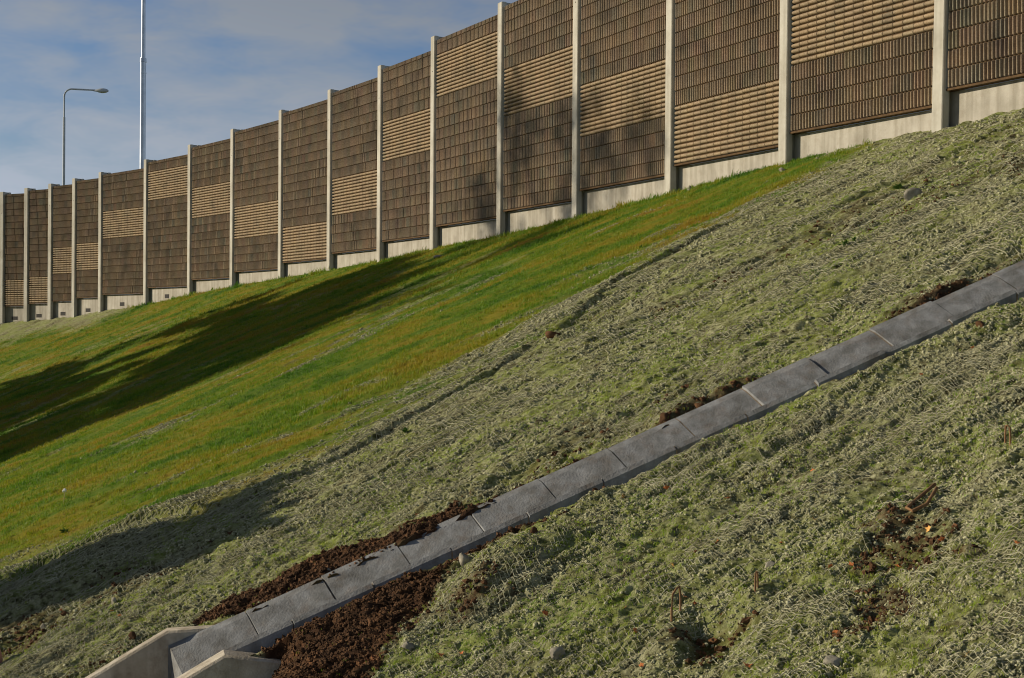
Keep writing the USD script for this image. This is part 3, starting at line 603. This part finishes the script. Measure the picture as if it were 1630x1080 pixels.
# coir mat: two sets of threads knotted into a net that lies on the lumps of the ground
def threads(seed, sp, step, y0, y1, width, along):
    g = np.random.default_rng(seed)
    s0, s1, d0, d1 = 338., 376., .2, 19.
    u = np.arange(s0, s1, sp) if along else np.arange(d0, d1, sp); q = np.arange(d0, d1, step) if along else np.arange(s0, s1, step)
    U, Q = np.meshgrid(u, q, indexing='ij'); S, D = (U, Q) if along else (Q, U)
    S = S + (nz(S, D, 3, 3, seed) - .5) * .10 + (nz(S, D, 14, 14, seed + 1) - .5) * sp * .32; D = D + (nz(S, D, 3, 3, seed + 2) - .5) * .10 + (nz(S, D, 14, 14, seed + 3) - .5) * sp * .32
    i = np.clip(np.searchsorted(ss, S), 1, len(ss) - 1); wx = np.interp(S, ss, WL[:, 0]); wy = np.interp(S, ss, WL[:, 1])
    nx, ny = np.interp(S, ss, WN[:, 0]), np.interp(S, ss, WN[:, 1]); X, Yv = wx + nx * D, wy + ny * D
    ok = (Yv > y0) & (Yv < y1) & (np.abs(X) < .40 * Yv + .3)
    ok &= in_view(np.stack([X, Yv, ground0(X.ravel(), Yv.ravel()).reshape(X.shape)], -1))
    Z = np.zeros_like(X); keep = ok.copy()
    z, gr, soil, s_, d_ = height(X[ok], Yv[ok], want=True); Z[ok] = z + .003 + .007 * (g.random(len(z)) - .15) + .012 * sstep(.55, .7, fb(s_, d_, 2.2, 1.1, 3, 56))
    c, w = chan(X[ok], Yv[ok])
    k = (gr < .62) & (soil < .5 + .3 * (nz(s_, d_, 8, 8, 55) - .5)) & ~((w < .06) & (w > -CW - .09) & (c < C_END + 2)) & ~in_works(c, w) & (fb(s_, d_, 2.2, 1.1, 3, 56) + .55 * (nz(s_, d_, 16, 16, 57) - .5) > .44)
    keep[ok] = k; pts, cnt = [], []
    for a in range(len(u)):
        idx = np.nonzero(keep[a])[0]
        if len(idx) < 3: continue
        for run in np.split(idx, np.nonzero(np.diff(idx) > 1)[0] + 1):
            if len(run) < 3: continue
            pts.append(np.stack([X[a, run], Yv[a, run], Z[a, run]], 1)); cnt.append(len(run))
    return pts, cnt, width
def curves(name, sets, mat, label, cat):
    P = np.vstack([p for s in sets for p in s[0]]); C_ = np.concatenate([s[1] for s in sets]); Wd = np.concatenate([np.full(sum(s[1]), s[2]) for s in sets])
    Wd = Wd * np.random.default_rng(3).uniform(.7, 1.4, len(Wd))
    b = UsdGeom.BasisCurves.Define(stage, numbered('/World', name)); b.CreateTypeAttr('linear'); b.CreateWrapAttr('nonperiodic')
    b.CreateCurveVertexCountsAttr(Vt.IntArray.FromNumpy(C_.astype(np.int32))); b.CreatePointsAttr(Vt.Vec3fArray.FromNumpy(P.astype(np.float32)))
    b.CreateWidthsAttr(Vt.FloatArray.FromNumpy(Wd.astype(np.float32))); b.SetWidthsInterpolation('vertex')
    UsdShade.MaterialBindingAPI.Apply(b.GetPrim()).Bind(mat); print(name, len(P), len(C_))
    return tag(b.GetPrim(), label, cat, kind='stuff')
sets = [threads(81, .032, .019, 6, 14.5, .0044, True), threads(82, .032, .019, 6, 14.5, .0042, False),
        threads(83, .05, .036, 14.5, 30, .0068, True), threads(84, .05, .036, 14.5, 30, .0068, False)]
curves('erosion_mat', sets, MAT['coir'], 'grey coir erosion net draped over the slope beside the channel', 'erosion mat')
# loose fibres
fx, fy = [], []
for y0, y1, dens, sd in ((6, 12, 520, 85), (12, 20, 260, 86)):
    x, y = scatter(int(area(y0, y1) * dens), sd, y0, y1); z, g, soil, s, d = height(x, y, want=True); c, w = chan(x, y)
    k = (gp.random(len(x)) < (1 - g) * (1 - soil)) & ~((w < .06) & (w > -CW - .09) & (c < C_END + 2)) & ~in_works(c, w); fx.append(np.stack([x, y, z], 1)[k])
fx = np.vstack(fx); n = len(fx); a = gp.uniform(0, 2 * math.pi, n); ln = gp.uniform(.008, .024, n); up = gp.uniform(.2, 1.2, n); bend_ = gp.normal(0, .8, n)
pp = [fx]
for k in range(1, 4): pp.append(pp[-1] + np.stack([np.cos(a + bend_ * k / 3) * ln / 2, np.sin(a + bend_ * k / 3) * ln / 2, ln / 2 * up * (1.2 - .8 * k)], 1))
fib = np.stack(pp, 1)
curves('loose_fibres', [(list(fib), [4] * n, .0036)], MAT['coir'], 'stray coir fibres and straw standing up from the mat', 'fibres')
print('mat done')

# ------------------------------------------------------------------ stones, leaves, pins, weeds
def lump(g, sx, sy, sz, rough=.16, sub=2):
    m = trimesh.creation.icosphere(sub); v = m.vertices; k = meshkit.fbm(v * 1.6 + g.uniform(0, 50, 3), 3, int(g.integers(99))) - .5
    v = v * (1 + rough * 4 * k[:, None]); q = g.normal(0, 1, (5, 3)); q /= np.linalg.norm(q, axis=1, keepdims=True)
    for pl in q: dd = v @ pl; v = v - np.clip(dd - .58, 0, None)[:, None] * pl
    return v * [sx, sy, sz], m.faces
gl = np.random.default_rng(91)
STONES = [(650, 1030, .075, .05, 'pale grey rounded stone at the foot of the brown soil', 'stone'), (740, 893, .08, .075, 'squarish pale stone caught under the channel side', 'stone'),
          (522, 909, .05, .026, 'flat pale stone on the upper channel rim', 'pale'), (888, 1042, .09, .055, 'half buried grey stone in the grass below the brown soil', 'stone'),
          (1330, 1055, .10, .05, 'mossy grey stone low on the slope under the pale net', 'stone'), (1455, 313, .20, .12, 'large grey stone high on the slope below the near post', 'stone'),
          (1246, 273, .12, .085, 'grey stone in the green grass near the wall foot', 'stone'), (1292, 246, .11, .085, 'small dark stone against the plinth above the green grass', 'stone'),
          (1098, 303, .12, .10, 'pointed grey stone at the wall foot in the grass', 'stone'), (182, 960, .07, .055, 'small blue grey stone in the thin grass below the hard shadow', 'stone'),
          (1225, 905, .075, .05, 'rounded tan stone among the net cells mid slope', 'stone'), (878, 535, .22, .08, 'dark earth clod at the top of the mat seam', 'clod'),
          (1115, 650, .085, .06, 'brown clay lump above the channel in dark soil', 'clod'), (1060, 668, .12, .07, 'dark clay clod on the upper bank of the channel', 'clod'),
          (210, 1018, .075, .07, 'brown earth clod beside the headwall wing', 'clod'), (850, 848, .05, .045, 'dark brown clod below the channel near the overhang', 'clod'),
          (700, 410, .3, .07, 'flat grey stone in the shaded grass under the wall', 'stone'), (1560, 520, .08, .05, 'brown clod on the near bank by the upper channel', 'clod'),
          (1290, 620, .10, .06, 'grey crumbly clod on the near edge of the channel', 'clod'), (70, 1000, .06, .05, 'buff pebble in the dark soil at the lower edge', 'stone')]
for px, py, r_, hgt, lab, kind in STONES:
    p = on_ground(px, py)[0]
    r_, hgt = r_ * .62, hgt * .8
    v, f = lump(gl, r_ * gl.uniform(.85, 1.1), r_ * gl.uniform(.7, .95), hgt)
    m = {'stone': MAT['stone'], 'pale': MAT['stone'], 'clod': MAT['clod']}[kind]; name = 'earth_clod' if kind == 'clod' else 'stone'
    t = obj(name, (v + p + [0, 0, hgt * .12], f), m, None, 28); tag(t, lab, 'clod' if kind == 'clod' else 'stone', 'loose stones and clods on the slope')
p = on_ground(-9, 1062)[0]
v, f = lump(gl, .085, .09, .12, .05, 3); tag(obj('stone', (v + p + [0, 0, .09], f), MAT['pink'], None, 60), 'smooth pinkish rounded stone at the lower corner of the slope', 'stone', 'loose stones and clods on the slope')
def leaf(g, r):
    a = np.linspace(0, 2 * math.pi, 11)[:-1]; rr = r * (np.where(np.arange(10) % 2 == 0, 1.0, .55) * g.uniform(.85, 1.15, 10)); cz = g.uniform(.2, .6)
    top = np.stack([rr * np.cos(a), rr * np.sin(a), cz * rr ** 2 / r * np.cos(a + g.uniform(0, 6)) ** 2], 1); v = np.vstack([top, [[0, 0, 0]], top - [0, 0, .0012], [[0, 0, -.0012]]]); f = []
    for j in range(10): k = (j + 1) % 10; f += [(10, j, k), (21, 11 + k, 11 + j), (j, 11 + j, 11 + k), (j, 11 + k, k)]
    rx = trimesh.transformations.euler_matrix(g.normal(0, .6), g.normal(0, .6), g.uniform(0, 6))[:3, :3]; return v @ rx.T, np.array(f)
LEAVES = [(870, 982, 'lying on bright grass below the brown soil'), (867, 982, None), (1158, 798, 'largest one, beside a dark rut in the mid slope'), (1478, 848, 'just below the bent pin'), (1500, 865, None), (1322, 908, 'above the deep net hollow'), (1243, 870, None),
          (1070, 905, None), (1142, 868, None), (1355, 906, None), (1430, 908, None), (994, 973, 'beside the upright pin hollow'), (1090, 955, None), (1106, 966, None), (1021, 1065, None), (1540, 1048, None), (1548, 558, 'near the upper channel bank'), (1466, 600, None), (1293, 754, None),
          (992, 795, None), (1060, 782, None), (178, 976, 'in thin grass beside the blue grey stone'), (190, 984, None), (167, 1031, None), (97, 975, None), (1038, 851, None), (1330, 1012, None), (1370, 1020, None), (1190, 1066, None), (1618, 870, None), (1012, 1010, None), (1296, 832, None), (735, 1045, None), (700, 1048, None)]
MARKS = [((1488, 790), 'the flat bent pin'), ((1078, 985), 'the upright pin above the dark hollow'), ((1604, 705), 'the far upright pin'), ((1204, 940), 'the thin mid slope pin'), ((888, 1042), 'the half buried grey stone'), ((1330, 1055), 'the mossy grey stone'),
         ((1225, 905), 'the rounded tan stone'), ((182, 960), 'the small blue grey stone'), ((210, 1018), 'the headwall clod'), ((850, 848), 'the clod below the channel'), ((1290, 620), 'the crumbly clod by the channel'), ((650, 1030), 'the pale stone under the brown soil'), ((70, 1000), 'the buff pebble')]
_lp = on_ground([l[0] for l in LEAVES], [l[1] for l in LEAVES]); _mp = on_ground([m[0][0] for m in MARKS], [m[0][1] for m in MARKS])
_ds = np.linalg.norm(_lp[:, None] - _mp[None], axis=2); _own = _ds.argmin(1)
for i, (px, py, lab) in enumerate(LEAVES):
    p = _lp[i]; v, f = leaf(gl, gl.uniform(.015, .028)); yl = i % 4 == 3
    t = obj('fallen_leaf', (v + p + [0, 0, .022], f), MAT['yleaf' if yl else 'leaf'])
    rank = int((_ds[_own == _own[i], _own[i]] < _ds[i, _own[i]]).sum())
    tag(t, f"small {'yellow' if yl else 'orange'} fallen leaf, {['closest', 'second closest', 'third closest', 'fourth closest', 'fifth closest', 'sixth closest', 'seventh closest'][min(rank, 6)]} to {MARKS[_own[i]][1]}", 'leaf', 'fallen leaves on the slope')
def pin(p, q, r_, hgt, rad_, lab):
    """bent steel pin: two legs and a crown"""
    a, b, c = p, (p + q) / 2, q
    pts = [p + [0, 0, .01], p + (q - p) * .0 + [0, 0, hgt * .5], p + (q - p) * .12 + [0, 0, hgt * .95], (p + q) / 2 + [0, 0, hgt], q + (p - q) * .12 + [0, 0, hgt * .95], q + [0, 0, hgt * .5], q + [0, 0, .01]]
    t = obj('ground_pin', tube(np.array(pts), rad_, 8), MAT['pin'], None, 50); tag(t, lab, 'pin', 'rusty steel pins of the mat')
flat = on_ground([1488, 1443, 1452, 1475, 1491], [780, 818, 823, 812, 786]) + [0, 0, .035]
t = obj('ground_pin', tube(flat, .011, 8), MAT['pin'], None, 50); tag(t, 'long rusty bent pin lying flat on the net', 'pin', 'rusty steel pins of the mat')
a, b = on_ground([1069, 1083], [992, 975]); pin(a, b, 0, .17, .007, 'upright rusty pin above a dark hollow in the mat')
a, b = on_ground([1600, 1608], [708, 712]); pin(a, b, 0, .13, .007, 'upright rusty pin in the mat near the far right edge')
a, b = on_ground([1202, 1206], [945, 941]); pin(a, b, 0, .12, .006, 'thin rusty pin standing mid slope below the net cells')
st = on_ground([648, 675, 708], [734, 718, 707]) + [0, 0, .05]; t = obj('straw_stalk', tube(st, .009, 6), MAT['straw'], None, 50); tag(t, 'pale dry straw stalk lying on the mat above the channel', 'stalk')
def weed(px, py, r_, n, lab, cat='weed'):
    p = on_ground(px, py)[0]; v, f = [], []
    for _ in range(n):
        a, e, l = gl.uniform(0, 2 * math.pi), gl.uniform(.3, 1.3), r_ * gl.uniform(.6, 1.1); w = l * .22; d = np.array([math.cos(a) * math.cos(e), math.sin(a) * math.cos(e), math.sin(e)]); u = np.array([-math.sin(a), math.cos(a), 0]); k = len(v)
        v += [p, p + d * l * .5 + u * w + [0, 0, .1 * l], p + d * l + [0, 0, -.15 * l], p + d * l * .5 - u * w + [0, 0, .1 * l]]; f += [(k, k + 1, k + 2), (k, k + 2, k + 3)]
    t = obj('weed', (np.array(v), np.array(f)), MAT['weed']); tag(t, lab, cat, 'leafy weeds on the slope')
for px, py, r_, n, lab in ((105, 850, .16, 26, 'small dark green leafy weed above the hard shadow'), (1432, 302, .18, 22, 'leafy green weed beside the large grey stone'), (1345, 392, .14, 14, 'low green weed on the mat under the near wall panel'), (1360, 385, .1, 10, 'tiny weed on the upper mat'),
                           (645, 690, .13, 14, 'bright green weed below the mat seam'), (1020, 395, .12, 12, 'small weed at the edge of the golden grass')):
    weed(px, py, r_ * .7, n, lab)
p = on_ground(101, 803)[0]; t = thing('wildflower', 'single pale flower standing in the green grass', 'flower', p)
obj('stem', tube([(0, 0, 0), (.01, 0, .1), (.012, .01, .17)], .004, 6), MAT['straw'], t, 50); v, f = lump(gl, .035, .035, .03, .1, 2); obj('bloom', (v + [.012, .01, .19], f), MAT['white'], t, 40)

# ------------------------------------------------------------------ trees beyond the left edge, whose shade falls on the bank
def tree(name, label, x, y, h, cr, crown_lo, nleaf, seed, size=.11, conic=0., sy=1.):
    g = np.random.default_rng(seed); z = height(np.array([x]), np.array([y]), fine=False)[0]; t = thing(name, label, 'tree', (x, y, z))
    tr = [tube([(0, 0, -.3), (g.normal(0, .1), g.normal(0, .1), h * .45), (g.normal(0, .2), g.normal(0, .2), h * .9)], [h * .016 + .06, h * .011 + .03, .03], 10)]
    cl = []
    nb = 38 if not conic else 40
    for _ in range(nb):
        zz = g.uniform(crown_lo, .97); a = g.uniform(0, 2 * math.pi); k = math.sin(math.pi * min(1, max(.06, (zz - crown_lo) / (1 - crown_lo))) ** .8) ** .5 * (1 - conic) + conic * (1.02 - (zz - crown_lo) / (1 - crown_lo)); rr = cr * k * g.uniform(.35, 1)
        e = np.array([rr * math.cos(a), rr * math.sin(a) * sy, zz * h]); s0 = np.array([0, 0, max(.1 * h, zz * h - rr * .6)]); tr.append(tube([s0, (s0 + e) / 2 + [0, 0, .1], e], [.05, .035, .015], 6)); cl.append((e, cr * (.22 if not conic else .16) * g.uniform(.7, 1.3)))
    obj('trunk', fast_cat(tr), MAT['bark'], t, 60)
    c_i = g.integers(0, len(cl), nleaf); ctr = np.array([c[0] for c in cl])[c_i]; rad_ = np.array([c[1] for c in cl])[c_i]; u = g.normal(0, 1, (nleaf, 3)); u /= np.linalg.norm(u, axis=1, keepdims=True)
    p = ctr + u * (rad_ * g.random(nleaf) ** .45)[:, None]; q = g.normal(0, 1, (nleaf, 3)); q /= np.linalg.norm(q, axis=1, keepdims=True); r_ = np.cross(q, g.normal(0, 1, (nleaf, 3))); r_ /= np.linalg.norm(r_, axis=1, keepdims=True); sz = size * g.uniform(.6, 1.3, nleaf)[:, None]
    v = np.stack([p - q * sz, p + r_ * sz * .5, p + q * sz, p - r_ * sz * .5], 1).reshape(-1, 3); k = np.arange(nleaf)[:, None] * 4; f = np.vstack([k + [0, 1, 2], k + [0, 2, 3]])
    obj('crown', (v, f), MAT['tree_leaf'], t)
tree('deciduous_tree', 'broad dense leafy tree beyond the bank, widest of the shade trees', -42, 47.2, 22.0, 6.6, .12, 40000, 101, .28)
tree('deciduous_tree', 'rounded leafy tree beyond the bank, nearest of the shade trees', -42, 39.4, 19.5, 5.2, .14, 30000, 102, .28)
tree('deciduous_tree', 'mid sized leafy tree between the two broadest shade trees', -43, 43.6, 22.5, 5.6, .14, 32000, 107, .28)
tree('deciduous_tree', 'leafy tree of high crown beside the widest shade tree', -42, 51.2, 20.5, 4.4, .42, 14000, 108, .26)
tree('deciduous_tree', 'tall thin crowned tree behind the rounded leafy tree', -40, 42.8, 26.4, 4.4, .55, 2100, 103, .20)
tree('deciduous_tree', 'slim high crowned tree behind the rounded leafy tree', -40, 39.3, 25.2, 3.4, .60, 1500, 106, .19)
tree('deciduous_tree', 'small narrow leafy tree farthest along the bank', -42, 55.2, 21.5, 1.6, .45, 4500, 104, .19)
tree('deciduous_tree', 'low rounded leafy tree in front of the widest shade tree', -36, 48.6, 13.5, 3.9, .10, 18000, 109, .26)
def hedge(x, y, hx, hy, h, n, seed):
    g = np.random.default_rng(seed); z = height(np.array([x]), np.array([y]), fine=False)[0] - .4
    t = thing('conifer_hedge', 'short tall clipped block of conifer hedge close to the lower bank', 'hedge', (x, y, z))
    obj('trunk', fast_cat([tube([(0, k, -.3), (.05, k, h * .5), (0, k, h * .92)], [.07, .05, .02], 8) for k in (-.7 * hy, 0, .7 * hy)]), MAT['bark'], t, 60)
    p = g.uniform(-1, 1, (n, 3)); wob = 1 + .5 * (meshkit.fbm(np.stack([p[:, 0], p[:, 1] * 2, p[:, 2] * 3 + 9], 1) * 1.7, 3, 5) - .5); p = p * [hx, hy, h / 2] * wob[:, None] + [0, 0, h / 2]
    q = g.normal(0, 1, (n, 3)); q /= np.linalg.norm(q, axis=1, keepdims=True); r_ = np.cross(q, g.normal(0, 1, (n, 3))); r_ /= np.linalg.norm(r_, axis=1, keepdims=True); sz = .075 * g.uniform(.6, 1.3, n)[:, None]
    v = np.stack([p - q * sz, p + r_ * sz * .5, p + q * sz, p - r_ * sz * .5], 1).reshape(-1, 3); k = np.arange(n)[:, None] * 4
    obj('foliage', (v, np.vstack([k + [0, 1, 2], k + [0, 2, 3]])), MAT['tree_leaf'], t)
hedge(-8.7, 16.6, .6, .9, 4.7, 26000, 105)
print('all done')
